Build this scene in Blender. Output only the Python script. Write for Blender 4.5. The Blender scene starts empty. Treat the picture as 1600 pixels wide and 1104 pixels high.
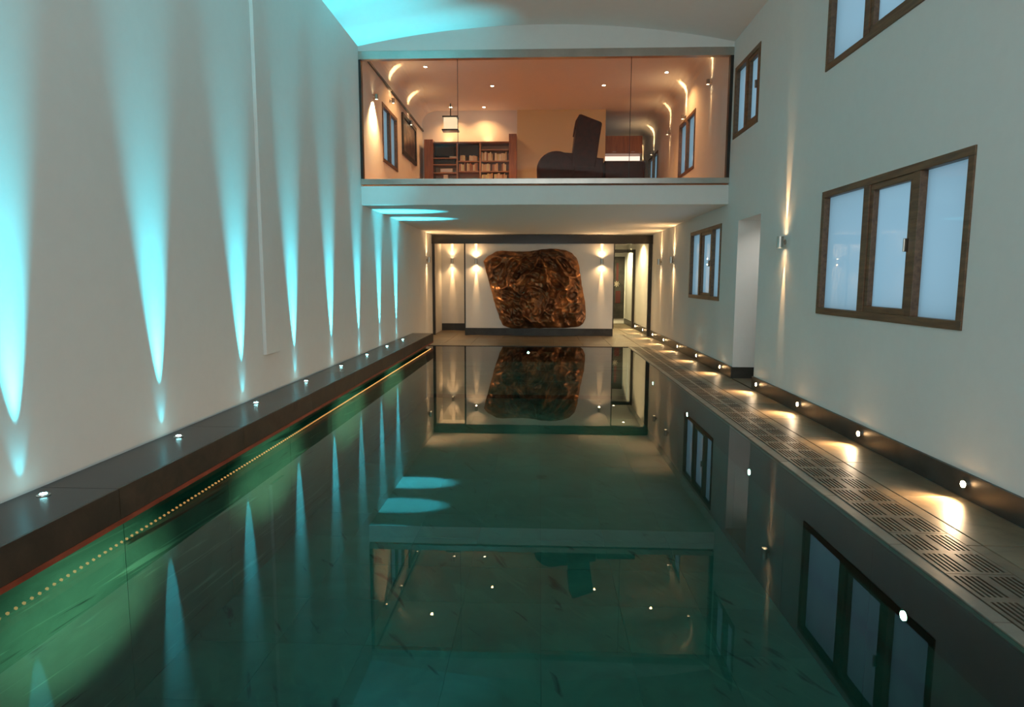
import bpy, bmesh, math, random
from mathutils import Vector, Matrix, noise
random.seed(7)
C = bpy.context.scene.collection
S = bpy.context.scene
PI = math.pi

# ------------------------------------------------------------------ camera
F, PITCH, YAW, ROLL, EYE = 993.16, 0.11474, -0.04356, 0.00328, 1.4315
fw = Vector((math.sin(YAW)*math.cos(PITCH), math.cos(YAW)*math.cos(PITCH), -math.sin(PITCH)))
rt0 = fw.cross(Vector((0, 0, 1))).normalized(); up0 = rt0.cross(fw)
rt = math.cos(ROLL)*rt0 + math.sin(ROLL)*up0
up = -math.sin(ROLL)*rt0 + math.cos(ROLL)*up0
cam = bpy.data.cameras.new('camera'); cam.sensor_width = 36; cam.lens = F/1600*36
cam.clip_start = .02; cam.clip_end = 200
camo = bpy.data.objects.new('camera', cam); C.objects.link(camo)
m = Matrix((rt, up, -fw)).transposed().to_4x4(); m.translation = (0, 0, EYE)
camo.matrix_world = m; S.camera = camo

# ------------------------------------------------------------------ world, exposure
w = bpy.data.worlds.new('dusk_sky'); S.world = w; w.use_nodes = True
bg = w.node_tree.nodes['Background']
bg.inputs[0].default_value = (.47, .80, 1, 1); bg.inputs[1].default_value = .74
S.view_settings.view_transform = 'Standard'; S.view_settings.look = 'None'
S.view_settings.exposure = 0.0; S.view_settings.gamma = 1; S.view_settings.use_curve_mapping = False
cy = S.cycles
cy.use_denoising = True; cy.max_bounces = 10; cy.diffuse_bounces = 5; cy.glossy_bounces = 5
cy.transparent_max_bounces = 16; cy.sample_clamp_indirect = 3.0; cy.sample_clamp_direct = 0
cy.caustics_reflective = True; cy.blur_glossy = .3; cy.caustics_refractive = False

P_FILL = 13
CYAN = (.055, .74, .90); WARM = (1, .58, .25); AMBER = (1, .48, .17); POOLC = (1, 1, .62)
P_BACK, P_UP, P_SCONCE, P_SKIRT, P_POOL, P_DOWN = 114, 1280, 100, 46, 1050, 45

def light_area(name, loc, d, sx, sy, watts, col):
    l = bpy.data.lights.new(name, 'AREA'); l.shape = 'RECTANGLE'; l.size = sx; l.size_y = sy
    l.energy = watts; l.color = col
    o = bpy.data.objects.new(name, l); C.objects.link(o); o.location = loc
    o.rotation_euler = Vector(d).to_track_quat('-Z', 'Y').to_euler(); return o
# unseen area lamp added behind the camera as ambient fill; no window there
light_area('rear_fill_light', (0, -2.45, 2.9), (0, 1, -.02), 4.6, 3.2, P_BACK, (.97, 1, .98))

# ------------------------------------------------------------------ materials
def mat(name, col=(.8, .8, .8), rough=.6, metal=0, spec=.5, build=None):
    mt = bpy.data.materials.new(name); mt.use_nodes = True
    nt = mt.node_tree; b = nt.nodes['Principled BSDF']
    b.inputs['Base Color'].default_value = (*col, 1); b.inputs['Roughness'].default_value = rough
    b.inputs['Metallic'].default_value = metal; b.inputs['Specular IOR Level'].default_value = spec
    if build: build(nt, b)
    return mt
def N(nt, t, **k):
    n = nt.nodes.new(t)
    for a, v in k.items(): setattr(n, a, v)
    return n
def coords(nt, scale, rot=(0, 0, 0), space='Object'):
    tc = N(nt, 'ShaderNodeTexCoord'); mp = N(nt, 'ShaderNodeMapping')
    mp.inputs['Scale'].default_value = scale
    if any(rot):                                   # turn first, stretch after
        m0 = N(nt, 'ShaderNodeMapping'); m0.inputs['Rotation'].default_value = rot
        g = N(nt, 'ShaderNodeNewGeometry'); nt.links.new(g.outputs['Position'], m0.inputs[0]); nt.links.new(m0.outputs[0], mp.inputs[0])
        return mp.outputs[0]
    if space == 'World':
        g = N(nt, 'ShaderNodeNewGeometry'); nt.links.new(g.outputs['Position'], mp.inputs[0])
    else: nt.links.new(tc.outputs[space], mp.inputs[0])
    return mp.outputs[0]
def ramp(nt, fac, stops):
    r = N(nt, 'ShaderNodeValToRGB'); e = r.color_ramp.elements
    while len(e) < len(stops): e.new(.5)
    for i, (p, c) in enumerate(stops): e[i].position = p; e[i].color = (*c, 1)
    nt.links.new(fac, r.inputs[0]); return r.outputs[0]
def bump(nt, b, h, strength, dist=.01):
    bp = N(nt, 'ShaderNodeBump'); bp.inputs['Strength'].default_value = strength; bp.inputs['Distance'].default_value = dist
    nt.links.new(h, bp.inputs['Height']); nt.links.new(bp.outputs[0], b.inputs['Normal'])
def noisy(scale, stops, bs=0, detail=5, rot=(0, 0, 0), space='World', dist=.01, distortion=0):
    def f(nt, b):
        v = coords(nt, scale, rot, space)
        n = N(nt, 'ShaderNodeTexNoise'); n.inputs['Scale'].default_value = 1; n.inputs['Detail'].default_value = detail
        n.inputs['Roughness'].default_value = .62; n.inputs['Distortion'].default_value = distortion
        nt.links.new(v, n.inputs[0])
        if stops: nt.links.new(ramp(nt, n.outputs[0], stops), b.inputs['Base Color'])
        if bs: bump(nt, b, n.outputs[0], bs, dist)
    return f
def tinted_random(stops_lo, stops_hi, scale, veins=None, rough=None, bs=.15, rot=(0, 0, 0), var=.16):
    """stone: large clouds, oblique veins, and a shade of its own for every slab"""
    def f(nt, b):
        v = coords(nt, scale, rot, 'World')
        n = N(nt, 'ShaderNodeTexNoise'); n.inputs['Scale'].default_value = 1; n.inputs['Detail'].default_value = 7
        n.inputs['Roughness'].default_value = .65; n.inputs['Distortion'].default_value = .6
        nt.links.new(v, n.inputs[0])
        a = ramp(nt, n.outputs[0], [(.33, stops_lo), (.68, stops_hi)])
        oi = N(nt, 'ShaderNodeObjectInfo'); mr = N(nt, 'ShaderNodeMapRange')
        mr.inputs[3].default_value = 1-var; mr.inputs[4].default_value = 1+var
        nt.links.new(oi.outputs['Random'], mr.inputs[0])
        mx = N(nt, 'ShaderNodeMix', data_type='RGBA', blend_type='MULTIPLY'); mx.inputs[0].default_value = 1
        nt.links.new(a, mx.inputs[6]); nt.links.new(mr.outputs[0], mx.inputs[7])
        out = mx.outputs[2]
        if veins:
            vv = coords(nt, veins[0], veins[1], 'World')
            n2 = N(nt, 'ShaderNodeTexNoise'); n2.inputs['Scale'].default_value = 1; n2.inputs['Detail'].default_value = 4
            n2.inputs['Distortion'].default_value = 1.0
            nt.links.new(vv, n2.inputs[0])
            k = ramp(nt, n2.outputs[0], [(.60, (0, 0, 0)), (.70, (1, 1, 1))])
            m2 = N(nt, 'ShaderNodeMix', data_type='RGBA')
            nt.links.new(k, m2.inputs[0]); nt.links.new(out, m2.inputs[6]); m2.inputs[7].default_value = (*veins[2], 1)
            out = m2.outputs[2]
            k2 = ramp(nt, n2.outputs[0], [(.30, (1, 1, 1)), (.37, (0, 0, 0))])
            m3 = N(nt, 'ShaderNodeMix', data_type='RGBA')
            nt.links.new(k2, m3.inputs[0]); nt.links.new(out, m3.inputs[6]); m3.inputs[7].default_value = (*[c*.25 for c in stops_lo], 1)
            out = m3.outputs[2]
        nt.links.new(out, b.inputs['Base Color']); bump(nt, b, n.outputs[0], bs, .006)
    return f
def wood(c1, c2, axis='Y'):
    sc = {'Y': (30, 2.5, 30), 'Z': (30, 30, 2.5), 'X': (2.5, 30, 30)}[axis]
    return noisy(sc, [(.3, c1), (.7, c2)], .08, 4, distortion=.4)
def emit(name, col, strength):
    mt = bpy.data.materials.new(name); mt.use_nodes = True; nt = mt.node_tree; nt.nodes.clear()
    e = N(nt, 'ShaderNodeEmission'); e.inputs[0].default_value = (*col, 1); e.inputs[1].default_value = strength
    o = N(nt, 'ShaderNodeOutputMaterial'); nt.links.new(e.outputs[0], o.inputs[0]); return mt
def schlick(name, f0, through, tint, rough=0.0, ripple=0):
    """a clear sheet: Fresnel reflection over straight-through transmission, the same from both sides"""
    mt = bpy.data.materials.new(name); mt.use_nodes = True; nt = mt.node_tree; nt.nodes.clear(); L = nt.links.new
    g = N(nt, 'ShaderNodeNewGeometry'); d = N(nt, 'ShaderNodeVectorMath', operation='DOT_PRODUCT')
    L(g.outputs['Incoming'], d.inputs[0]); L(g.outputs['Normal'], d.inputs[1])
    a = N(nt, 'ShaderNodeMath', operation='ABSOLUTE'); L(d.outputs['Value'], a.inputs[0])
    s = N(nt, 'ShaderNodeMath', operation='SUBTRACT'); s.inputs[0].default_value = 1; L(a.outputs[0], s.inputs[1])
    p = N(nt, 'ShaderNodeMath', operation='POWER'); p.inputs[1].default_value = 5; L(s.outputs[0], p.inputs[0])
    mm = N(nt, 'ShaderNodeMath', operation='MULTIPLY_ADD'); mm.inputs[1].default_value = 1-f0; mm.inputs[2].default_value = f0
    L(p.outputs[0], mm.inputs[0])
    if through == 'TRANSLUCENT':
        t = N(nt, 'ShaderNodeBsdfTranslucent')
    else: t = N(nt, 'ShaderNodeBsdfTransparent')
    t.inputs[0].default_value = (*tint, 1)
    gl = N(nt, 'ShaderNodeBsdfGlossy'); gl.inputs['Roughness'].default_value = rough
    if ripple:
        v = coords(nt, (1.3, 1.3, 1.3), space='World'); nz = N(nt, 'ShaderNodeTexNoise'); nz.inputs['Scale'].default_value = 1
        L(v, nz.inputs[0]); bp = N(nt, 'ShaderNodeBump'); bp.inputs['Strength'].default_value = ripple; bp.inputs['Distance'].default_value = .01
        L(nz.outputs[0], bp.inputs['Height']); L(bp.outputs[0], gl.inputs['Normal'])
    mx = N(nt, 'ShaderNodeMixShader'); L(mm.outputs[0], mx.inputs[0]); L(t.outputs[0], mx.inputs[1]); L(gl.outputs[0], mx.inputs[2])
    o = N(nt, 'ShaderNodeOutputMaterial'); L(mx.outputs[0], o.inputs[0]); return mt

M = dict(
    plaster=mat('white_plaster', (.80, .79, .77), .85, spec=.2, build=noisy((9, 9, 9), [(.3, (.79, .782, .762)), (.7, (.81, .80, .78))], .02, 4)),
    slate=mat('dark_slate', rough=.26, spec=.35, build=tinted_random((.018, .022, .024), (.036, .042, .044), (3, 3, 3))),
    skirt=mat('dark_skirting_slate', rough=.38, build=tinted_random((.018, .017, .015), (.045, .042, .037), (4, 4, 4))),
    facing=mat('brown_stone_facing', rough=.45, build=tinted_random((.020, .014, .010), (.060, .038, .025), (5, 5, 5))),
    glowtrim=mat('painted_rope_glow', (.16, .035, .018), .4, build=noisy((6, 6, 20), [(.3, (.16, .028, .012)), (.7, (.34, .065, .03))], .1)),  # red glow of the rope light painted into the colour
    pooltile=mat('green_slate', rough=.5, build=tinted_random((.062, .112, .096), (.105, .180, .152), (2.2, 2.2, 2.2),
                 ((1.7, 7.5, 1.7), (0, 0, 1.0), (.115, .18, .15)), var=.10)),
    poolwall=mat('green_slate_wall', rough=.5, build=tinted_random((.06, .115, .085), (.12, .20, .15), (2, 1.5, 3),
                 ((.9, .9, 22), (.06, 0, 0), (.22, .32, .24)), var=.06)),
    poolshade=mat('shaded_green_slate', rough=.45, build=tinted_random((.022, .044, .036), (.045, .080, .066), (3, 3, 3), var=.06)),  # right pool wall: its unlit look put into a darker tile colour
    decktile=mat('brown_deck_slate', rough=.42, build=tinted_random((.105, .080, .050), (.19, .148, .095), (4, 4, 4))),
    kerb=mat('kerb_slate', rough=.4, build=tinted_random((.13, .12, .10), (.20, .185, .15), (4, 4, 4))),
    grate=mat('drain_slate', rough=.4, build=tinted_random((.085, .068, .048), (.15, .12, .085), (8, 8, 8))),
    pit=mat('drain_pit', (.012, .012, .012), .8),
    base=mat('screed', (.025, .035, .030), .9),
    oak=mat('brown_timber', rough=.45, build=wood((.085, .042, .020), (.20, .105, .050), 'Y')),
    cherry=mat('cherry_wood', rough=.4, build=wood((.22, .075, .022), (.42, .16, .05), 'Z')),
    shelfw=mat('pale_cherry_shelf', rough=.4, build=wood((.40, .20, .09), (.60, .33, .16), 'X')),
    floorw=mat('timber_floor', rough=.35, build=wood((.34, .14, .05), (.50, .23, .09), 'Y')),
    leather=mat('oxblood_leather', rough=.5, spec=.08, build=noisy((14, 14, 14), [(.3, (.060, .012, .007)), (.7, (.11, .022, .012))], .12, 5)),
    steel=mat('brushed_steel', (.52, .51, .47), .28, 1, build=noisy((3, 3, 3), [(.3, (.45, .44, .41)), (.7, (.58, .56, .52))])),
    chrome=mat('chrome', (.75, .73, .70), .15, 1),
    black=mat('black_metal', (.022, .020, .018), .35),
    beam=mat('dark_bronze_header', (.030, .026, .022), .22),
    copper=mat('crumpled_copper', rough=.36, metal=.80, build=noisy((2.6, 2.6, 2.6), [(.34, (.085, .048, .034)), (.52, (.29, .135, .066)), (.70, (.72, .33, .125))], .2, 7, dist=.02)),
    ochre=mat('ochre_wall', (.76, .62, .35), .8),
    cream=mat('cream_paint', (.72, .62, .40), .8),
    paper=mat('cream_card', (.85, .78, .62), .7),
    white=mat('white_laminate', (.88, .86, .84), .35),
    darkbox=mat('black_plastic', (.02, .022, .026), .35),
    print_=mat('dim_print', rough=.3, build=noisy((3, 3, 4), [(.35, (.03, .03, .035)), (.5, (.14, .08, .05)), (.62, (.30, .22, .15))], 0, 3)),
    hanging=mat('dark_cloth', rough=.9, build=noisy((6, 6, 6), [(.3, (.012, .012, .012)), (.7, (.045, .04, .035))], .3)),
    red=mat('red_cloth', (.055, .008, .008), .85), palec=mat('pale_cloth', (.32, .27, .22), .85),
    glass=schlick('clear_glass', .035, 'TRANSPARENT', (.95, .965, .95)),
    frost=schlick('frosted_glass', .05, 'TRANSLUCENT', (.80, .86, .90)),
    water=schlick('pool_water', .024, 'TRANSPARENT', (.27, .70, .66), 0.0, .02),
    e_cyan=emit('cyan_lamp', (.35, .95, 1), 40), e_warm=emit('warm_lamp', (1, .74, .42), 45),
    e_pool=emit('pool_lamp', (1, .93, .70), 26), e_rope=emit('rope_glow', (1, .50, .14), 3.2),
    rope=mat('rope_tube', (.25, .14, .06), .3), e_box=emit('box_glow', (1, .72, .42), 1.1),
    e_strip=emit('counter_strip_glow', (1, .80, .66), 1.3),
)
BOOKM = [mat('book_cloth', c, .7) for c in ((.82, .70, .48), (.70, .48, .27), (.88, .80, .62), (.42, .20, .11), (.82, .76, .42), (.75, .58, .40))]

# ------------------------------------------------------------------ building helpers
LOC = {}
def box(bm, x0, x1, y0, y1, z0, z1, bev=0):
    v = [bm.verts.new((x, y, z)) for x in (x0, x1) for y in (y0, y1) for z in (z0, z1)]
    fs = [bm.faces.new([v[i] for i in q]) for q in ((0, 1, 3, 2), (4, 6, 7, 5), (0, 4, 5, 1), (2, 3, 7, 6), (0, 2, 6, 4), (1, 5, 7, 3))]
    if bev:
        es = list({e for f in fs for e in f.edges})
        bmesh.ops.bevel(bm, geom=es, offset=bev, segments=2, affect='EDGES', profile=.5)
    return bm
def cyl(bm, c, d, r, h, n=20, r2=None, cap=True):
    d = Vector(d).normalized(); q = Vector((0, 0, 1)).rotation_difference(d).to_matrix().to_4x4()
    mtx = Matrix.Translation(Vector(c)+d*h/2) @ q
    bmesh.ops.create_cone(bm, cap_ends=cap, segments=n, radius1=r, radius2=r if r2 is None else r2, depth=h, matrix=mtx); return bm
def B(): return bmesh.new()
def obj(name, bm, m, parent=None, smooth=False):
    me = bpy.data.meshes.new(name)
    bmesh.ops.recalc_face_normals(bm, faces=bm.faces[:])
    off = LOC.get(parent.name, Vector()) if parent else Vector()
    if off.length: bmesh.ops.translate(bm, verts=bm.verts[:], vec=-off)
    bm.to_mesh(me); bm.free(); me.materials.append(m)
    if smooth:
        me.shade_smooth()
    o = bpy.data.objects.new(name, me); C.objects.link(o)
    if parent: o.parent = parent; LOC[o.name] = off
    return o
def share(name, me, loc, parent):
    o = bpy.data.objects.new(name, me); C.objects.link(o); o.location = loc; o.parent = parent; return o
def thing(name, label, cat, loc=(0, 0, 0), group=None):
    o = bpy.data.objects.new(name, None); C.objects.link(o); o.location = loc; o.empty_display_size = .1
    LOC[o.name] = Vector(loc); return tag(o, label, cat, group)
def tag(o, label, cat, group=None):
    o['label'] = label; o['category'] = cat
    if group: o['group'] = group
    return o
def struct(name, bm=None, m=None):
    if bm is None:
        o = bpy.data.objects.new(name, None); C.objects.link(o); LOC[o.name] = Vector()
    else: o = obj(name, bm, m)
    o['kind'] = 'structure'; return o
def spot(loc, d, deg, watts, col, parent, blend=.5, radius=.008, lat=None, squeeze=1):
    l = bpy.data.lights.new('lamp', 'SPOT'); l.energy = watts; l.color = col; l.spot_size = math.radians(deg)
    l.spot_blend = blend; l.shadow_soft_size = radius
    o = bpy.data.objects.new('lamp', l); C.objects.link(o)
    z = -Vector(d).normalized(); x = Vector(lat or (0, 1, 0)); x = (x - z*x.dot(z)).normalized(); y = z.cross(x)
    mt = Matrix((x, y, z)).transposed().to_4x4() @ Matrix.Diagonal((squeeze, 1, 1, 1))
    o.parent = parent; off = LOC.get(parent.name, Vector())
    mt.translation = Vector(loc)-off; o.matrix_local = mt; return o
def point(loc, watts, col, parent, radius=.03):
    l = bpy.data.lights.new('lamp', 'POINT'); l.energy = watts; l.color = col; l.shadow_soft_size = radius
    o = bpy.data.objects.new('lamp', l); C.objects.link(o); o.parent = parent
    o.location = Vector(loc)-LOC.get(parent.name, Vector()); return o
def holed_wall(us, vs, holes, t0, t1, axis):
    """wall slab over the grid us x vs without the cells inside holes; axis 'X': plane x=t, (u,v)=(y,z); 'Y': plane y=t, (u,v)=(x,z)"""
    us = sorted(set(us) | {h[i] for h in holes for i in (0, 1)}); vs = sorted(set(vs) | {h[i] for h in holes for i in (2, 3)})
    def solid(i, j):
        if not (0 <= i < len(us)-1 and 0 <= j < len(vs)-1): return False
        u = (us[i]+us[i+1])/2; v = (vs[j]+vs[j+1])/2
        return not any(h[0] < u < h[1] and h[2] < v < h[3] for h in holes)
    P = (lambda u, v, t: (t, u, v)) if axis == 'X' else (lambda u, v, t: (u, t, v))
    bm = B()
    def quad(*p): bm.faces.new([bm.verts.new(P(*q)) for q in p])
    for i in range(len(us)-1):
        for j in range(len(vs)-1):
            if not solid(i, j): continue
            a, b, c, d = us[i], us[i+1], vs[j], vs[j+1]
            for t in (t0, t1): quad((a, c, t), (b, c, t), (b, d, t), (a, d, t))
            if not solid(i-1, j): quad((a, c, t0), (a, d, t0), (a, d, t1), (a, c, t1))
            if not solid(i+1, j): quad((b, c, t0), (b, d, t0), (b, d, t1), (b, c, t1))
            if not solid(i, j-1): quad((a, c, t0), (b, c, t0), (b, c, t1), (a, c, t1))
            if not solid(i, j+1): quad((a, d, t0), (b, d, t0), (b, d, t1), (a, d, t1))
    bmesh.ops.remove_doubles(bm, verts=bm.verts[:], dist=1e-4)
    return bm
ORD = ['nearest the camera', 'second from the camera', 'third from the camera', 'fourth from the camera', 'fifth from the camera',
       'sixth from the camera', 'seventh from the camera', 'eighth from the camera', 'ninth from the camera', 'tenth from the camera', 'eleventh from the camera', 'twelfth from the camera']

# ------------------------------------------------------------------ dimensions
XL, XR = -2.7235, 2.7765
DK, WT = .04, .03                    # deck and water level
LT, LX = .298, -2.28                 # ledge top and front
PL, PR = -2.44, 1.875                # pool walls
Y0, YP0, YP1, YG, YE, YK = -2.6, 1.0, 13.5, 9.80, 16.18, 21.0
ZS, ZF, ZG = 2.562, 2.87, 4.79       # soffit, gallery floor, top of the glazing
SPR, CRN = 4.86, 5.13

# ------------------------------------------------------------------ walls
WIN_R = [(4.30, 6.52, 1.11, 2.30), (10.03, 12.04, 1.12, 2.31), (4.40, 6.62, 3.46, 4.45), (8.58, 9.63, 3.46, 4.45), (12.0, 13.35, 3.46, 4.52), (15.7, 17.0, 3.46, 4.52)]
DOOR = (8.29, 9.21, 0, 2.275)
struct('wall_left', holed_wall([Y0, YK+.2], [-1.3, 5.45], [(11.15, 12.3, 3.46, 4.45)], XL, XL-.3, 'X'), M['plaster'])
struct('wall_right', holed_wall([Y0, YK+.2], [-1.3, 5.45], WIN_R+[DOOR], XR, XR+.3, 'X'), M['plaster'])
bm = B(); box(bm, XL-.3, XR+.3, Y0-.2, Y0, -1.3, 5.4); struct('wall_back', bm, M['plaster'])
# lobby behind the doorway in the right wall
bm = B(); box(bm, XR+.3, 4.6, 9.215, 9.4, 0, 2.6); box(bm, 4.5, 4.6, 8.0, 9.215, 0, 2.6); box(bm, XR+.3, 4.6, 7.9, 8.0, 0, 2.6)
box(bm, XR+.3, 4.6, 7.9, 9.4, 2.6, 2.7); struct('wall_lobby', bm, M['plaster'])
bm = B(); box(bm, XR-.0, 4.5, 8.0, 9.215, -.05, DK); struct('floor_lobby', bm, M['decktile'])
bm = B(); box(bm, XR-.02, 4.5, 9.19, 9.215, DK, .20); struct('baseboard_doorway', bm, M['skirt'])

def vault(y0, y1, spr, crn, th=.12, n=24):
    bm = B(); W2 = (XR-XL)/2; xc = (XR+XL)/2; h = crn-spr; R = (W2*W2+h*h)/(2*h)
    rows = []
    for i in range(n+1):
        x = -W2 + 2*W2*i/n; z = spr + math.sqrt(R*R-x*x) - (R-h)
        rows.append([bm.verts.new((xc+x, y, zz)) for y in (y0, y1) for zz in (z, z+th)])
    for a, b in zip(rows, rows[1:]):
        bm.faces.new((a[0], b[0], b[2], a[2])); bm.faces.new((a[1], a[3], b[3], b[1]))
        bm.faces.new((a[0], a[1], b[1], b[0])); bm.faces.new((a[2], b[2], b[3], a[3]))
    for r in (rows[0], rows[-1]): bm.faces.new((r[0], r[2], r[3], r[1]))
    return bm
struct('ceiling', vault(Y0, YG-.051, SPR, CRN), M['plaster'])
prof = [(XL, 4.98)]+[(XL+.34*(1-math.cos(a)), 4.98+.28*math.sin(a)) for a in [PI/2*k/8 for k in range(1, 9)]]
prof += [(XL+XR-x, z) for x, z in prof[::-1]]
bm = B(); rows = [[bm.verts.new((x, y, zz)) for y in (YG+.06, YK) for zz in (z, z+.1)] for x, z in prof]
for a, b in zip(rows, rows[1:]):
    bm.faces.new((a[0], b[0], b[2], a[2])); bm.faces.new((a[1], a[3], b[3], b[1])); bm.faces.new((a[0], a[1], b[1], b[0])); bm.faces.new((a[2], b[2], b[3], a[3]))
for q in (rows[0], rows[-1]): bm.faces.new((q[0], q[2], q[3], q[1]))
struct('ceiling_gallery', bm, M['plaster'])
bm = B(); box(bm, XL, XL+.03, YG+.06, 14.95, 4.80, 4.835, .004); struct('shadow_gap_strip', bm, M['black'])  # black strip standing in for the dark shadow gap at the wall top
# lunette over the gallery glazing; its upper edge is cut by the vault
W2 = (XR-XL)/2; xc = (XR+XL)/2
bm = B(); box(bm, XL, XR, YG-.05, YG+.06, ZG, 5.42); struct('wall_lunette', bm, M['plaster'])
# gallery floor slab: white fascia and soffit, timber on top
bm = B(); box(bm, XL, XR, YG-.04, YK, ZS, ZF-.03); struct('ceiling_soffit', bm, M['plaster'])
bm = B(); box(bm, XL, XR, YG+.06, YK, ZF-.03, ZF-.005); struct('floor_gallery', bm, M['floorw'])
# end wall: white sliding panel in front of a core, recess on its left, corridor on its right
bm = B(); box(bm, -1.88, 1.80, YE, 17.7, DK, ZS); struct('wall_end', bm, M['plaster'])
bm = B(); box(bm, -1.88, 1.825, YE-.10, YE-.02, .225, 2.345); struct('wall_panel', bm, M['plaster'])
bm = B(); box(bm, -1.90, 1.835, YE-.11, YE-.02, DK, .222); struct('baseboard_end', bm, M['skirt'])
bm = B(); box(bm, -1.915, -1.882, YE-.105, YE-.02, .225, 2.345); struct('trim_1', bm, M['black'])
bm = B(); box(bm, 1.827, 1.85, YE-.105, YE-.02, .225, 2.345); struct('trim_2', bm, M['black'])
bm = B(); box(bm, XL, -2.66, YE-.10, YE-.02, DK, 2.345); struct('trim_3', bm, M['black'])
bm = B(); box(bm, 2.69, XR, YE-.10, YE-.02, DK, 2.345); struct('trim_4', bm, M['black'])
bm = B(); box(bm, XL, XR, YE-.14, YE-.015, 2.345, 2.548); box(bm, XL, XR, YE-.155, YE-.015, 2.335, 2.36); struct('trim_5', bm, M['beam'])
bm = B(); box(bm, XL, -1.88, 17.6, 17.75, DK, ZS); struct('wall_recess', bm, M['plaster'])
bm = B(); box(bm, XL, -1.88, 17.575, 17.6, DK, .235); struct('baseboard_recess', bm, M['skirt'])
bm = B(); box(bm, XL, XR, YK-.02, YK+.15, DK, 5.3); struct('wall_corridor', bm, M['plaster'])
# corridor door frame
bm = B(); box(bm, 2.715, XR, 18.9, 19.02, DK, 2.24); box(bm, 1.8, XR, 18.9, 19.02, 2.24, 2.33); box(bm, 1.8, 1.86, 18.9, 19.02, DK, 2.24); struct('door_1', bm, M['black'])
# skirting
def skirt(name, y0, y1): 
    bm = B(); box(bm, XR-.022, XR, y0, y1, DK, .205); struct(name, bm, M['skirt'])
skirt('baseboard_right', Y0, 8.29); skirt('baseboard_right_far', 9.21, YE-.1); skirt('baseboard_corridor', YE-.02, YK-.02)
# boxed duct on the left wall
bm = B(); box(bm, XL, XL+.035, 6.12, 6.45, .69, SPR+.04, .004); struct('trim_6', bm, M['plaster'])

# gallery back wall with an opening on the right that runs deeper
bm = B(); box(bm, XL, -.55, 14.95, 15.1, ZF, 5.27); struct('wall_gallery', bm, M['plaster'])
bm = B(); box(bm, -.55, 1.45, 14.93, 15.1, ZF, 5.27); struct('wall_gallery_right', bm, M['ochre'])  # this section of the back wall has an even ochre colour

# ------------------------------------------------------------------ deck, pool shell, ledge
fl = struct('floor')
def sub(name, bm, m): return obj(name, bm, m, fl)
bm = B(); box(bm, PR, XR, YP0, YP1, -.30, .008); box(bm, XL, XR, Y0, YP0, -.3, .008); box(bm, XL, XR, YP1, YK, -.3, .008); sub('screed', bm, M['base'])
def slab_mesh(name, lx, ly, lz, m, bev=.003):
    bm = B(); box(bm, -lx/2, lx/2, -ly/2, ly/2, -lz, 0)
    me = bpy.data.meshes.new(name); bmesh.ops.recalc_face_normals(bm, faces=bm.faces[:])
    if bev: bmesh.ops.bevel(bm, geom=[e for e in bm.edges if all(v.co.z > -lz/2 for v in e.verts)], offset=bev, segments=1, affect='EDGES')
    bm.to_mesh(me); bm.free(); me.materials.append(m); return me
def tiles(x0, x1, nx, y0, y1, ny, top, th, m, name='tile', parent=fl, gap=.004, bev=.003):
    lx, ly = (x1-x0)/nx, (y1-y0)/ny; me = slab_mesh(name, lx-gap, ly-gap, th, m, bev)
    for i in range(nx):
        for j in range(ny):
            share(name, me, (x0+lx*(i+.5), y0+ly*(j+.5), top-random.random()*.0012), parent)
tiles(2.365, XR-.022, 1, YP0, YP1, 16, DK, .03, M['decktile'])          # tiles along the right wall
tiles(2.275, 2.363, 1, YP0, YP1, 16, DK, .03, M['decktile'])             # narrow strip
tiles(PR, 1.955, 1, YP0, YP1, 16, DK-.002, .06, M['kerb'], 'kerb_stone')
tiles(XL, XR-.022, 9, YP1, YP1+2.4, 4, DK, .03, M['decktile'])
tiles(XL, XR-.022, 9, YP1+2.4, YP1+3.0, 1, DK, .03, M['decktile'])
tiles(1.8, XR-.022, 2, YP1+3.0, YK-.02, 7, DK, .03, M['decktile'])
tiles(XL, -1.88, 1, YP1+3.0, 17.6, 2, DK, .03, M['decktile'])
tiles(XL, XR-.022, 9, Y0, YP0, 6, DK, .03, M['decktile'])
# overflow grating: slotted slabs over a dark channel
bm = B(); box(bm, 1.957, 2.273, YP0, YP1, .008, .012); sub('drain_channel', bm, M['pit'])
def grating():
    bm = B(); L = .5; h0, h1 = -.026, 0
    xs = -.1575; wd = .315
    cols = [(-.150, -.010), (.010, .150)]
    box(bm, xs, cols[0][0], -L/2+.002, L/2-.002, h0, h1); box(bm, cols[0][1], cols[1][0], -L/2+.002, L/2-.002, h0, h1); box(bm, cols[1][1], xs+wd, -L/2+.002, L/2-.002, h0, h1)
    for c, (a, b) in enumerate(cols):
        sh = .0 if c == 0 else .0
        for y0, y1 in ((-L/2+.002, -L/2+.024), (-.022, .022), (L/2-.024, L/2-.002)): box(bm, a, b, y0, y1, h0, h1)
        n = 5; sw = .0125; bw = ((b-a)-n*sw)/(n+1)
        for k in range(n+1):
            x = a+k*(bw+sw)
            for y0, y1 in ((-L/2+.024, -.022), (.022, L/2-.024)): box(bm, x, x+bw, y0, y1, h0, h1)
    me = bpy.data.meshes.new('drain_grating'); bm.to_mesh(me); bm.free(); me.materials.append(M['grate']); return me
gm = grating()
for k in range(25): share('drain_grating', gm, (2.115, YP0+.25+.5*k, DK), fl)

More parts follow.
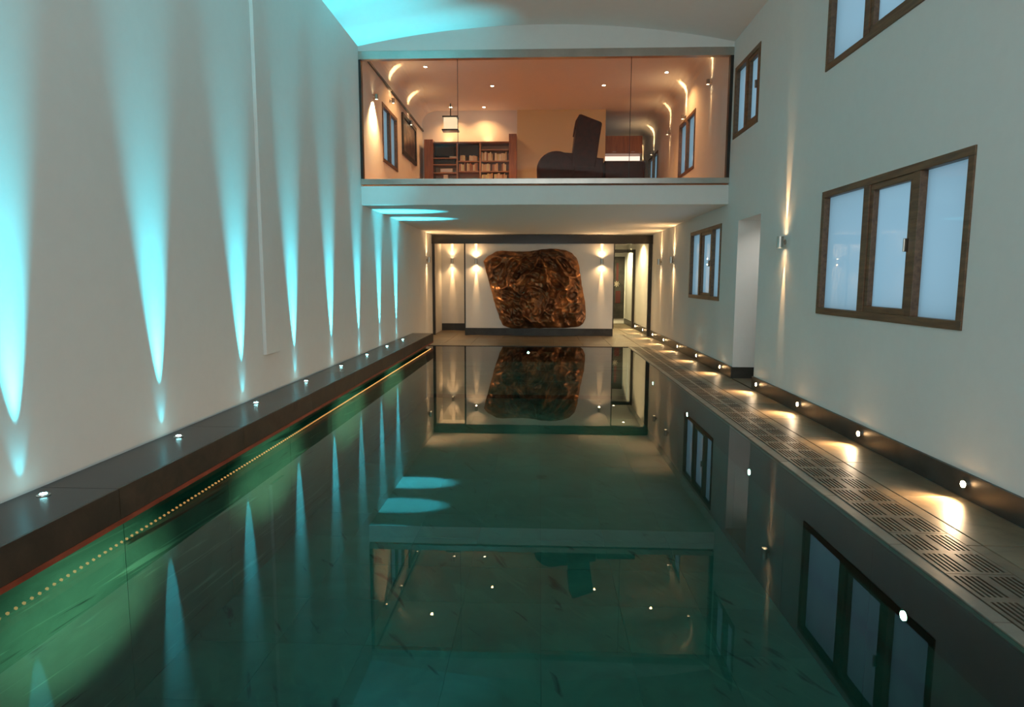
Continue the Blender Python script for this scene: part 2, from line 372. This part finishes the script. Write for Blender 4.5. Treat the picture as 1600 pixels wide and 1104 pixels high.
pool = struct('floor_pool')
bm = B(); box(bm, PL-.3, PR+.3, YP0-.2, YP1+.2, -1.32, -1.13); obj('pool_bed', bm, M['base'], pool)
tiles(PL, PR, 7, YP0, YP1, 20, -1.10, .03, M['pooltile'], parent=pool, gap=.0022, bev=0)
wl = struct('wall_pool')
bm = B(); box(bm, XL, PL-.02, Y0, YP1, -1.13, .095); box(bm, PR+.02, XR, YP0, YP1, -1.13, -.301); box(bm, PL, PR, YP1+.02, YP1+.2, -1.13, -.02)
box(bm, PL, PR, YP0-.2, YP0-.02, -1.13, -.02); obj('pool_tank', bm, M['base'], wl)
def upright(name, dims, m):
    bm = B(); box(bm, *[s*d/2 for d in dims for s in (-1, 1)]); me = bpy.data.meshes.new(name)
    bmesh.ops.recalc_face_normals(bm, faces=bm.faces[:]); bm.to_mesh(me); bm.free(); me.materials.append(m); return me
n = 10; ly = (YP1-YP0)/n
meL = upright('wall_tile', (.02, ly-.004, 1.192), M['poolwall']); meR = upright('wall_tile', (.02, ly-.004, .594), M['poolshade']); meB = upright('wall_tile', ((PR-PL)/4-.006, .02, .5), M['poolwall'])
for k in range(n):
    share('wall_tile', meL, (PL-.01, YP0+ly*(k+.5), -.505), wl)
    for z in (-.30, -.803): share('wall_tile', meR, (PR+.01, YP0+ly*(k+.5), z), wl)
for k in range(4):
    for y in (YP0-.01, YP1+.01):
        for z in (-.26, -.77): share('wall_tile', meB, (PL+(PR-PL)/4*(k+.5), y, z), wl)
bm = B(); box(bm, PL, PR, YP1-.03, YP1+.0, -.03, DK-.001); struct('trim_7', bm, M['facing'])

# raised ledge along the left wall
lg = struct('trim_8')
n = 10; ly = (YP1-Y0)/11
for k in range(11):
    bm = B(); box(bm, XL, LX-.015, Y0+ly*k+.002, Y0+ly*(k+1)-.002, LT-.03, LT); obj('ledge_slab', bm, M['slate'], lg)
    bm = B(); box(bm, LX-.015, LX, Y0+ly*k+.0015, Y0+ly*(k+1)-.0015, .126, LT); obj('facing_slab', bm, M['facing'], lg)
bm = B(); box(bm, XL, LX-.016, Y0, YP1, .10, LT-.031); obj('ledge_core', bm, M['base'], lg)
bm = B(); box(bm, LX-.03, LX+.003, Y0, YP1, .097, .125); obj('ledge_edge', bm, M['glowtrim'], lg)  # edge coloured as if lit red by the rope beneath

# water
bm = B(); bm.faces.new([bm.verts.new(p) for p in ((PL, YP0, WT), (PR, YP0, WT), (PR, YP1-.03, WT), (PL, YP1-.03, WT))])
wa = obj('pool_water', bm, M['water']); wa['kind'] = 'stuff'; tag(wa, 'still dark green water filling the long pool', 'water')

# ------------------------------------------------------------------ windows
def window(name, side, y0, y1, z0, z1, bars, sash=None, m=M['oak']):
    """flush timber frame, bars = list of (y0,y1) mullions; panes of frosted glass between; sash = index of the opening light"""
    t = struct(name); s = 1 if side == 'R' else -1; X = XR if side == 'R' else XL
    a, b = (X-s*.012, X+s*.09); f = .062
    bm = B(); xs = sorted((a, b))
    box(bm, *xs, y0, y1, z0, z0+f, .004); box(bm, *xs, y0, y1, z1-f, z1, .004); box(bm, *xs, y0, y0+f, z0+f, z1-f, .004); box(bm, *xs, y1-f, y1, z0+f, z1-f, .004)
    obj('frame', bm, m, t)
    for (u, v) in bars: bm = B(); box(bm, *xs, u, v, z0+f, z1-f, .004); obj('mullion', bm, m, t)
    ed = [y0+f] + [q for b_ in bars for q in b_] + [y1-f]
    for i in range(0, len(ed), 2):
        u, v, p, q = ed[i], ed[i+1], z0+f, z1-f
        if sash is not None and i//2 == sash:
            bm = B(); e = .05; xx = sorted((X+s*.0, X+s*.07))
            box(bm, *xx, u, v, p, p+e, .004); box(bm, *xx, u, v, q-e, q, .004); box(bm, *xx, u, u+e, p+e, q-e, .004); box(bm, *xx, v-e, v, p+e, q-e, .004)
            sa = obj('sash', bm, m, t)
            hb = B(); box(hb, *sorted((X-s*.035, X-s*.0)), u+.018, u+.034, (p+q)/2-.05, (p+q)/2+.05, .004); obj('handle', hb, M['steel'], sa)
            u, v, p, q = u+e, v-e, p+e, q-e
        xg = X+s*.045
        bm = B(); bm.faces.new([bm.verts.new(c) for c in ((xg, u, p), (xg, v, p), (xg, v, q), (xg, u, q))]); obj('pane', bm, M['frost'], t)
window('window_1', 'R', *WIN_R[0], [(4.88, 4.97), (5.60, 5.70)], 1)
window('window_2', 'R', *WIN_R[1], [(10.52, 10.61), (11.26, 11.35)], 1)
window('window_3', 'R', *WIN_R[2], [(5.02, 5.11), (5.80, 5.89)], 1)
window('window_4', 'R', *WIN_R[3], [(9.06, 9.14)], 0)
window('window_5', 'R', *WIN_R[4], [(12.62, 12.72)])
window('window_6', 'R', *WIN_R[5], [(16.3, 16.4)])
window('window_7', 'L', 11.15, 12.3, 3.46, 4.45, [(11.68, 11.76)])

# gallery glazing
gz = struct('window_8')
bm = B(); box(bm, XL, XR, YG-.05, YG+.05, ZG-.115, ZG, .004); obj('top_rail', bm, M['steel'], gz)
bm = B(); box(bm, XL, XR, YG-.06, YG+.05, ZF-.005, ZF+.075, .004); obj('bottom_rail', bm, M['steel'], gz)
for x0, x1 in ((XL, XL+.035), (XR-.045, XR)):
    bm = B(); box(bm, x0, x1, YG-.045, YG+.045, ZF+.075, ZG-.115); obj('post', bm, M['black'], gz)
xs = [XL+.035, -1.25, 1.31, XR-.045]
for a, b in zip(xs, xs[1:]):
    bm = B(); bm.faces.new([bm.verts.new(c) for c in ((a+.003, YG, ZF+.075), (b-.003, YG, ZF+.075), (b-.003, YG, ZG-.115), (a+.003, YG, ZG-.115))]); obj('pane', bm, M['glass'], gz)
for x in xs[1:3]:
    bm = B(); box(bm, x-.004, x+.004, YG-.006, YG+.006, ZF+.075, ZG-.115); obj('glass_joint', bm, M['black'], gz)

# ------------------------------------------------------------------ uplights in the ledge
for k in range(8):
    y = 3.13+1.262*k; x = -2.605
    t = thing('ledge_uplight', f'small recessed cyan uplight in the dark left ledge, {ORD[k]}', 'uplight', (x, y, LT), 'cyan uplights along the left ledge')
    bm = B(); cyl(bm, (x, y, LT-.001), (0, 0, 1), .032, .006, 24); cyl(bm, (x, y, LT+.004), (0, 0, 1), .026, .003, 24); obj('bezel', bm, M['chrome'], t, True)
    bm = B(); cyl(bm, (x, y, LT+.0072), (0, 0, 1), .017, .004, 16); obj('lens', bm, M['e_cyan'], t)
    spot((x, y, LT+.03), (.075, 0, 1), 46, P_UP, CYAN, t, 1.0, .006, (0, 1, 0), .46)
    spot((x, y, LT+.03), (-.42, 0, 1), 84, 2.6, CYAN, t, 1.0, .006, (0, 1, 0), .42)

# fibre-optic rope under the ledge edge
t = thing('rope_light', 'golden dotted rope light running under the edge of the left ledge', 'rope light', (LX-.04, Y0, .09))
bm = B(); cyl(bm, (LX-.04, Y0+.1, .091), (0, 1, 0), .006, YP1-Y0-.2, 8); obj('tube', bm, M['rope'], t, True)
bm = B(); y = .6
while y < YP1-.1:
    bmesh.ops.create_icosphere(bm, subdivisions=1, radius=.009, matrix=Matrix.Translation((LX-.038, y, .085))); y += .045
d = obj('glow_beads', bm, M['e_rope'], t); d['kind'] = 'stuff'

# ------------------------------------------------------------------ up-and-down wall sconces
def sconce(label, base, nrm, watts, length=.13, r=.036, group='up-and-down wall sconces', up_k=1, dn_k=1, tilt=.10, deg=26, name='wall_sconce', spill=.25, wide=120, sq=.62):
    base = Vector(base); nrm = Vector(nrm); c = base+nrm*.062
    t = thing(name, label, 'wall light', base, group)
    bm = B(); cyl(bm, base, nrm, .028, .012, 20); cyl(bm, base+nrm*.01, nrm, .010, .03, 12); obj('bracket', bm, M['steel'], t, False)
    bm = B(); cyl(bm, c-Vector((0, 0, length/2)), (0, 0, 1), r, length, 24, cap=False)
    cyl(bm, c-Vector((0, 0, length/2)), (0, 0, 1), r-.004, length, 24, cap=False); cyl(bm, c-Vector((0, 0, .008)), (0, 0, 1), r-.004, .016, 24)
    obj('body', bm, M['steel'], t, False)
    lat = Vector((0, 0, 1)).cross(nrm)
    for s, k in ((1, up_k), (-1, dn_k)):
        bm = B(); cyl(bm, c+Vector((0, 0, s*(length/2-.022)))-Vector((0, 0, .002)), (0, 0, 1), r-.008, .004, 20); obj('lens', bm, M['e_warm'], t)
        if k:
            spot(c+Vector((0, 0, s*(length/2+.004))), Vector((0, 0, s))-nrm*tilt, deg, watts*k, WARM, t, 1.0, .006, lat, sq)
            if spill: spot(c+Vector((0, 0, s*(length/2+.006))), Vector((0, 0, s))+nrm*.35, wide, watts*k*spill, WARM, t, 1.0, .01)
    return t
LFT, RGT, FRT = (1, 0, 0), (-1, 0, 0), (0, -1, 0)
sconce('small steel up-and-down sconce on right wall beside the large window', (XR, 7.43, 1.87), RGT, P_SCONCE*.8, up_k=1.5, spill=.08)
sconce('steel sconce on right wall beyond the small window, nearer the pool', (XR, 13.47, 1.86), RGT, P_SCONCE)
sconce('steel sconce on right wall closest to the far sliding panel', (XR, 14.87, 1.86), RGT, P_SCONCE)
sconce('steel sconce alone at the far end of the left wall', (XL, 15.28, 1.91), LFT, P_SCONCE)
sconce('steel sconce on white end panel, left of the copper artwork', (-1.61, YE-.10, 1.90), FRT, P_SCONCE, spill=.20, wide=160)
sconce('steel sconce on white end panel, right of the copper artwork', (1.53, YE-.10, 1.90), FRT, P_SCONCE, spill=.20, wide=160)
sconce('steel sconce inside the recess left of the end panel', (-2.42, 17.6, 1.95), FRT, P_SCONCE*1.2)

# ------------------------------------------------------------------ skirting lights along the right wall
ys = [4.10, 5.46, 6.76, 8.06, 9.70, 11.16, 12.70, 14.12, 15.50, 17.0, 18.35]
for k, y in enumerate(ys):
    x = XR-.022; z = .135
    t = thing('skirting_light', f'small round floor washer on the dark right skirting, {ORD[k]}', 'floor light', (x, y, z), 'floor washers along the right skirting')
    bm = B(); cyl(bm, (x, y, z), (-1, 0, 0), .030, .020, 24); obj('bezel', bm, M['chrome'], t)
    bm = B(); cyl(bm, (x-.020, y, z), (-1, 0, 0), .021, .004, 20); obj('lens', bm, M['e_warm'], t)
    spot((x-.05, y, z+.012), (-.88, -.22, -.50), 104, P_SKIRT, WARM, t, 1.0, .014)
    spot((x-.05, y, z+.012), (-1, 0, .40), 165, P_FILL, (1, .74, .50), t, .7, .012)  # extra upward spot, added to fill the soffit and left wall
    point((x-.045, y, z), .25, WARM, t, .01)

# ------------------------------------------------------------------ underwater lights
for k, (y, z) in enumerate([(3.15, -.26), (5.56, -.25), (7.95, -.24), (10.4, -.24)]):
    t = thing('pool_light', f'small bright underwater light on the right pool wall, {ORD[k]}', 'pool light', (PR, y, z), 'underwater lights on the right pool wall')
    bm = B(); cyl(bm, (PR, y, z), (-1, 0, 0), .034, .012, 24); obj('bezel', bm, M['chrome'], t)
    bm = B(); cyl(bm, (PR-.012, y, z), (-1, 0, 0), .024, .004, 20); obj('lens', bm, M['e_pool'], t)
    spot((PR-.04, y, z), (-1, 0, -.012), 25, P_POOL, POOLC, t, 1.0, .02, (0, 0, 1), .52)
y = YP1; t = thing('pool_light', 'single underwater light on the far pool wall below the artwork', 'pool light', (-.24, y, -.10))
bm = B(); cyl(bm, (-.24, y, -.1), (0, -1, 0), .034, .042, 24); obj('bezel', bm, M['chrome'], t)
bm = B(); cyl(bm, (-.24, y-.042, -.1), (0, -1, 0), .024, .004, 20); obj('lens', bm, M['e_pool'], t)
spot((-.24, y-.07, -.1), (0, -1, -.12), 60, 6, POOLC, t, .8, .02)

# ------------------------------------------------------------------ crumpled copper artwork
OUT = [(-1.42, 1.90), (-1.30, 2.04), (-1.12, 2.13), (-.95, 2.165), (-.72, 2.15), (-.48, 2.14), (-.24, 2.15), (.0, 2.19), (.24, 2.215), (.45, 2.21), (.64, 2.17),
       (.80, 2.10), (.90, 1.99), (.96, 1.80), (1.01, 1.55), (1.04, 1.30), (1.10, 1.07), (1.14, .80), (1.15, .50), (1.10, .36), (.98, .28), (.75, .245), (.40, .235), (-.06, .235),
       (-.35, .225), (-.60, .22), (-.80, .24), (-.93, .30), (-1.02, .48), (-1.12, .80), (-1.25, 1.25), (-1.36, 1.66)]
def copper():
    cx, cz = -.12, 1.2; n = 300; rings = 110; pts = []
    L = [0]
    for a, b in zip(OUT, OUT[1:]+OUT[:1]): L.append(L[-1]+math.dist(a, b))
    def at(s):
        for i in range(len(OUT)):
            if s <= L[i+1]:
                f = (s-L[i])/(L[i+1]-L[i]); a, b = OUT[i], OUT[(i+1) % len(OUT)]; return a[0]+(b[0]-a[0])*f, a[1]+(b[1]-a[1])*f
        return OUT[0]
    rim = [at(L[-1]*k/n) for k in range(n)]
    def hgt(x, z, r):
        p = Vector((x, z, 1.7)); q = p+noise.noise_vector(p*1.1)*.25
        def ridge(v): return 1-min(1, abs(noise.noise(v))*2.6)
        # creases fan out from the upper middle as the sheet was crushed, finer ones across
        a = math.atan2(q.y-2.3, q.x); d = math.hypot(q.x, q.y-2.3)
        f1 = ridge(Vector((a*2.2, d*1.15, 3.1)))
        f2 = ridge(Vector((q.x*3.1+q.y*2.2, q.y*3.0-q.x*1.2, 8.3)))
        f3 = ridge(q*6.5+Vector((2, 9, 4))); f4 = ridge(q*13+Vector((5, 2, 4)))
        h = .14*f1+.11*f2+.062*f3+.020*f4+.05*noise.noise(p*1.1)-.08
        return .10*(1-r**5)+h*(1-r**9)
    bm = B(); Y = YE-.105
    c = bm.verts.new((cx, Y-.04-hgt(cx, cz, 0), cz)); prev = None
    for j in range(1, rings+1):
        r = j/rings; row = []
        for k in range(n):
            ex, ez = rim[k]; jit = 1+.012*noise.noise(Vector((ex*7, ez*7, 0)))*(r**6)
            x, z = cx+(ex-cx)*r*jit, cz+(ez-cz)*r*jit
            row.append(bm.verts.new((x, Y-.04-max(0, hgt(x, z, r)), z)))
        for k in range(n):
            k2 = (k+1) % n
            if prev is None: bm.faces.new((c, row[k], row[k2]))
            else: bm.faces.new((prev[k], row[k], row[k2], prev[k2]))
        prev = row
    back = [bm.verts.new((v.co.x*.99, Y, v.co.z)) for v in prev]
    for k in range(n): k2 = (k+1) % n; bm.faces.new((prev[k], back[k], back[k2], prev[k2]))
    bm.faces.new(back); return bm
tag(obj('wall_sculpture', copper(), M['copper'], None, True), 'huge crumpled copper sheet artwork hung on the white end panel', 'sculpture')

# hanging at the end of the corridor
t = thing('wall_hanging', 'tall dark cloth hanging with a red figure at corridor end', 'wall hanging', (2.3, YK-.03, .3))
bm = B(); box(bm, 1.9, 2.74, YK-.055, YK-.03, .20, 2.2, .006); obj('cloth', bm, M['hanging'], t)
bm = B(); box(bm, 2.47, 2.54, YK-.064, YK-.055, 1.42, 2.0, .003); obj('red_band', bm, M['red'], t)
bm = B(); box(bm, 2.46, 2.62, YK-.064, YK-.055, .7, 1.1, .003); obj('red_band', bm, M['red'], t)
bm = B()
for a in range(4): 
    q = Matrix.Translation((2.48, YK-.062, 1.32)) @ Matrix.Rotation(a*PI/4, 4, 'Y') @ Matrix.Diagonal((.19, .012, .024, 1)); bmesh.ops.create_cube(bm, size=1, matrix=q)
obj('star_motif', bm, M['palec'], t)['kind'] = 'stuff'
def downlight(label, x, y, z, watts, deg=70, cat='downlight', group='gallery ceiling downlights', col=AMBER):
    t = thing('downlight', label, cat, (x, y, z), group)
    bm = B(); cyl(bm, (x, y, z), (0, 0, -1), .045, .010, 24); obj('trim_ring', bm, M['white'], t)
    bm = B(); cyl(bm, (x, y, z-.010), (0, 0, -1), .028, .004, 20); obj('lens', bm, M['e_warm'], t)
    spot((x, y, z-.03), (0, 0, -1), deg, watts, col, t, .7, .02)
downlight('unseen downlight in the corridor soffit beyond the end panel', 2.35, 19.9, ZS, 260, 150, group='corridor downlights', col=(1, .84, .42))  # lamps kept out of view that light the corridor
downlight('unseen downlight just inside the corridor opening', 2.35, 17.5, ZS, 170, 150, group='corridor downlights', col=(1, .74, .34))

downlight('unseen added downlight in the lobby behind the right doorway', 3.4, 8.55, 2.6, 26, 130, group='added lobby lights', col=(1, .95, .88))  # added out of view to brighten the doorway jamb
# ------------------------------------------------------------------ the gallery room behind the glass
def vz(x): return 5.26
for x, y, lab in ((-.98, 13.08, 'tiny gallery downlight left of the armchair'), (1.22, 13.1, 'tiny gallery downlight right of the armchair'), (-2.1, 11.9, 'tiny gallery downlight near the top left of the glazing'),
                  (2.3, 12.35, 'tiny gallery downlight near the right window'), (-2.02, 14.60, 'tiny gallery downlight before the bookcase, left one'), (-1.28, 14.62, 'tiny gallery downlight before the bookcase, right one')):
    downlight(lab, x, y, vz(x)-.004, P_DOWN*(1.7 if y < 14 else .8), 130)
sconce('gallery wall washer on the left wall just inside the glass', (XL, 10.55, 4.36), LFT, P_SCONCE*1.3, length=.08, r=.03, group='gallery sconces', tilt=.30, deg=92, up_k=0, dn_k=2.6, spill=.1, sq=1.2)
for y, lab in ((11.75, 'gallery uplight over the left gallery window'), (13.35, 'gallery uplight over the dark framed picture')):
    sconce(lab, (XL, y, 4.62), LFT, P_SCONCE*.35, length=.08, r=.03, group='gallery sconces', tilt=.05, deg=46, up_k=1.6, dn_k=0, spill=.1)
for y, z, k, lab in ((10.96, 4.66, 1.0, 'gallery sconce on the right wall nearest the glass'), (12.8, 4.56, 2.0, 'gallery uplight over the first right gallery window'), (14.3, 4.6, 1.0, 'gallery sconce on the right wall between the windows'), (16.3, 4.56, 2.0, 'gallery uplight over the second right gallery window'), (18.0, 4.5, 1.2, 'gallery sconce at the far end of the right wall')):
    sconce(lab, (XR, y, z), RGT, P_SCONCE*.5, length=.08, r=.03, group='gallery sconces', tilt=.10, deg=40, up_k=k, dn_k=.25, spill=.1)

# bookcase
YB = 14.60
bc = thing('bookcase', 'tall cherry wood bookcase with three columns behind the gallery glass', 'bookcase', (-1.5, YB, ZF))
bm = B(); box(bm, -2.45, -.55, 14.93, 14.95, ZF, 4.47); obj('back_panel', bm, M['shelfw'], bc)
for x0, x1, zt in ((-2.62, -2.42, 4.55), (-.72, -.55, 4.66)):
    bm = B(); box(bm, x0, x1, YB-.04, 14.93, ZF, zt, .004); obj('side_panel', bm, M['cherry'], bc)
for x in (-1.88, -1.365):
    bm = B(); box(bm, x-.018, x+.018, YB, 14.93, ZF, 4.47); obj('upright', bm, M['shelfw'], bc)
bm = B(); box(bm, -2.42, -.72, YB-.01, 14.93, 4.47, 4.50); obj('top_board', bm, M['cherry'], bc)
for x, lab in ((-2.12, 'tiny uplight on top of the bookcase, left one'), (-1.22, 'tiny uplight on top of the bookcase, right one')):
    t = thing('shelf_uplight', lab, 'uplight', (x, 14.82, 4.50), 'uplights on the bookcase')
    bm = B(); cyl(bm, (x, 14.82, 4.501), (0, 0, 1), .03, .02, 20); obj('case', bm, M['black'], t)
    bm = B(); cyl(bm, (x, 14.82, 4.521), (0, 0, 1), .022, .004, 20); obj('lens', bm, M['e_warm'], t)
    spot((x, 14.82, 4.535), (0, .5, 1), 110, 2.6, AMBER, t, 1.0, .01)
COLS = [(-2.42, -1.898), (-1.862, -1.383), (-1.347, -.72)]
SH = [[4.16, 4.02, 3.84, 3.62, 3.4, 3.1], [4.09, 3.87, 3.64, 3.42, 3.1], [4.34, 4.09, 3.865, 3.64, 3.42, 3.1]]
for (a, b), zs in zip(COLS, SH):
    for z in zs: bm = B(); box(bm, a, b, YB+.01, 14.93, z-.022, z); obj('shelf', bm, M['shelfw'], bc)
def books(a, b, z, hmax, where, fill=.9):
    x = a+.012
    while x < b-.05:
        wd = random.uniform(.022, .048); h = hmax*random.uniform(.72, .98); dp = random.uniform(.14, .19)
        if random.random() < fill:
            cv = random.choice(BOOKM)
            t = thing('book', f'upright book among {where}', 'book', (x, YB+.03, z), where)
            bm = B(); box(bm, x, x+wd*.12, YB+.03, YB+.03+dp, z, z+h); box(bm, x+wd*.88, x+wd, YB+.03, YB+.03+dp, z, z+h); box(bm, x+wd*.12, x+wd*.88, YB+.03, YB+.036, z, z+h)
            obj('cover', bm, cv, t)
            bm = B(); box(bm, x+wd*.12, x+wd*.88, YB+.036, YB+.025+dp, z+.004, z+h-.005); obj('pages', bm, M['paper'], t)
        x += wd+.004
books(*COLS[2], 4.09, .20, 'pale books on the upper right bookcase shelf')
books(*COLS[2], 3.865, .195, 'books on the second right bookcase shelf')
books(*COLS[2], 3.64, .19, 'books on the third right bookcase shelf')
books(*COLS[1], 3.87, .18, 'books on the middle bookcase column, lower row')
books(*COLS[1], 4.09, .13, 'short books in the middle column, upper row', .55)
def boxthing(name, label, cat, x0, x1, y0, y1, z0, z1, m, face=None):
    t = thing(name, label, cat, ((x0+x1)/2, y0, z0))
    bm = B(); box(bm, x0, x1, y0, y1, z0, z1, .005); obj('case', bm, m, t)
    if face: bm = B(); box(bm, x0+.015, x1-.015, y0-.006, y0, z0+.015, z1-.015, .002); obj('front_panel', bm, face, t)
    return t
boxthing('television', 'black screen standing at the top of the middle bookcase column', 'screen', -1.84, -1.40, YB+.05, YB+.12, 4.2, 4.44, M['darkbox'], M['black'])
boxthing('storage_box', 'black box in the top left bookcase bay', 'box', -2.38, -1.94, YB+.04, YB+.25, 4.20, 4.42, M['darkbox'], M['black'])
boxthing('audio_unit', 'black slim audio unit on the second left shelf', 'hi-fi', -2.39, -1.95, YB+.03, YB+.28, 4.02, 4.11, M['darkbox'], M['black'])
boxthing('paper_box', 'flat cream box on the third left shelf', 'box', -2.27, -1.99, YB+.03, YB+.25, 3.84, 3.925, M['paper'], M['white'])
boxthing('card_box', 'small cream box lying at the right of the first left shelf', 'box', -2.06, -1.905, YB+.03, YB+.2, 4.16, 4.195, M['paper'], M['white'])
boxthing('white_canister', 'small white canister on the lowest visible left shelf', 'canister', -2.20, -2.10, YB+.03, YB+.13, 3.62, 3.79, M['white'], M['paper'])
# pale glowing box on the ceiling before the bookcase
t = thing('ceiling_box', 'small square glowing box under the vault above the bookcase', 'lamp', (-2.0, 14.35, vz(-2.0)))
bm = B(); box(bm, -2.16, -1.82, 14.24, 14.46, 4.95, 4.98, .004); cyl(bm, (-1.99, 14.35, 4.98), (0, 0, 1), .012, .28, 10); box(bm, -2.17, -1.81, 14.23, 14.47, 4.67, 4.70, .003); obj('frame', bm, M['black'], t)
bm = B(); box(bm, -2.13, -1.85, 14.26, 14.44, 4.70, 4.95, .004); obj('shade', bm, M['e_box'], t)
# picture on the left wall
t = thing('framed_picture', 'dark framed picture on the gallery left wall beyond the window', 'picture', (XL, 13.3, 3.9))
bm = B()
for a in ((12.7, 14.05, 3.88, 3.96), (12.7, 14.05, 4.59, 4.67), (12.7, 12.78, 3.96, 4.59), (13.97, 14.05, 3.96, 4.59)): box(bm, XL, XL+.04, a[0], a[1], a[2], a[3], .004)
obj('frame', bm, M['black'], t)
bm = B(); box(bm, XL, XL+.02, 12.78, 13.97, 3.96, 4.59); obj('print', bm, M['print_'], t)
# wall cabinet and counter in the deep end on the right
t = thing('wall_cabinet', 'cherry wood wall cabinet at the gallery far right', 'cabinet', (2.1, 18.4, 4.78))
bm = B(); box(bm, 1.48, 2.34, 15.3, 15.6, 4.36, 4.76, .004); obj('body', bm, M['cherry'], t)
for a, b in ((1.485, 1.905), (1.915, 2.335)):
    bm = B(); box(bm, a, b, 15.28, 15.3, 4.365, 4.755, .003); dd = obj('door', bm, M['cherry'], t)
    bm = B(); box(bm, (a+b)/2-.04, (a+b)/2+.04, 15.265, 15.28, 4.39, 4.40); obj('handle', bm, M['steel'], dd)
t['label'] = 'cherry wood wall cabinet behind the armchair at gallery right'
t = thing('side_counter', 'white lit counter top under the cherry wall cabinet', 'counter', (2, 15.4, ZF))
bm = B(); box(bm, 1.48, 2.36, 15.2, 15.6, 4.12, 4.18, .004); obj('worktop', bm, M['white'], t)
bm = B(); box(bm, 1.52, 2.38, 15.25, 15.6, ZF, 4.12); obj('cabinet_body', bm, M['cherry'], t)
bm = B(); box(bm, 1.50, 2.33, 15.57, 15.6, 4.19, 4.35); obj('light_strip', bm, M['e_strip'], t)

# armchair: rolled seat front, tall raked back; low block beside it
ac = thing('armchair', 'oxblood leather armchair with tall raked back behind the gallery glass', 'armchair', (.5, 10.6, ZF))
def roundbox(bm, pts, y0, y1, bev=.04):
    v0 = [bm.verts.new((x, y0, z)) for x, z in pts]; v1 = [bm.verts.new((x, y1, z)) for x, z in pts]; n = len(pts)
    fs = [bm.faces.new(v0), bm.faces.new(v1)] + [bm.faces.new((v0[i], v0[(i+1) % n], v1[(i+1) % n], v1[i])) for i in range(n)]
    es = [e for f in fs[:2] for e in f.edges]
    bmesh.ops.bevel(bm, geom=list(set(es)), offset=bev, segments=4, affect='EDGES', profile=.5); return bm
YC0, YC1 = 10.28, 11.05
roll = [(.24+.31*math.cos(a), 3.17+.285*math.sin(a)) for a in [2*PI*k/28 for k in range(28)]]
bm = roundbox(B(), roll, YC0, YC1, .05); obj('rolled_seat', bm, M['leather'], ac, True)
bm = roundbox(B(), [(.22, 2.95), (.98, 2.95), (.98, 3.34), (.62, 3.36), (.40, 3.42), (.25, 3.45)], YC0+.01, YC1-.01, .04); obj('seat', bm, M['leather'], ac, False)
bm = roundbox(B(), [(.47, 3.18), (.855, 3.18), (.905, 3.60), (.945, 3.86), (.93, 3.885), (.62, 4.005), (.585, 4.0), (.55, 3.90), (.52, 3.60)], YC0+.0, YC1-.0, .035); obj('backrest', bm, M['leather'], ac, False)
bm = roundbox(B(), [(.52, 3.80), (.60, 3.80), (.625, 4.0), (.585, 4.005), (.535, 3.92)], YC0+.08, YC1-.08, .02); obj('head_cushion', bm, M['leather'], ac, False)
for x in (.12, .9):
    for y in (YC0+.08, YC1-.08): bm = B(); cyl(bm, (x, y, ZF-.005), (0, 0, 1), .022, .1, 12); obj('leg', bm, M['black'], ac)
ot = thing('ottoman', 'low oxblood leather block seat beside the armchair', 'ottoman', (1.3, 10.6, ZF))
bm = roundbox(B(), [(1.0, 2.93), (1.62, 2.93), (1.635, 3.295), (1.0, 3.30)], YC0+.02, YC1-.05, .035); obj('cushion', bm, M['leather'], ot, False)
bm = B(); box(bm, 1.03, 1.60, YC0+.07, YC1-.1, ZF-.005, 2.94); obj('plinth', bm, M['black'], ot)
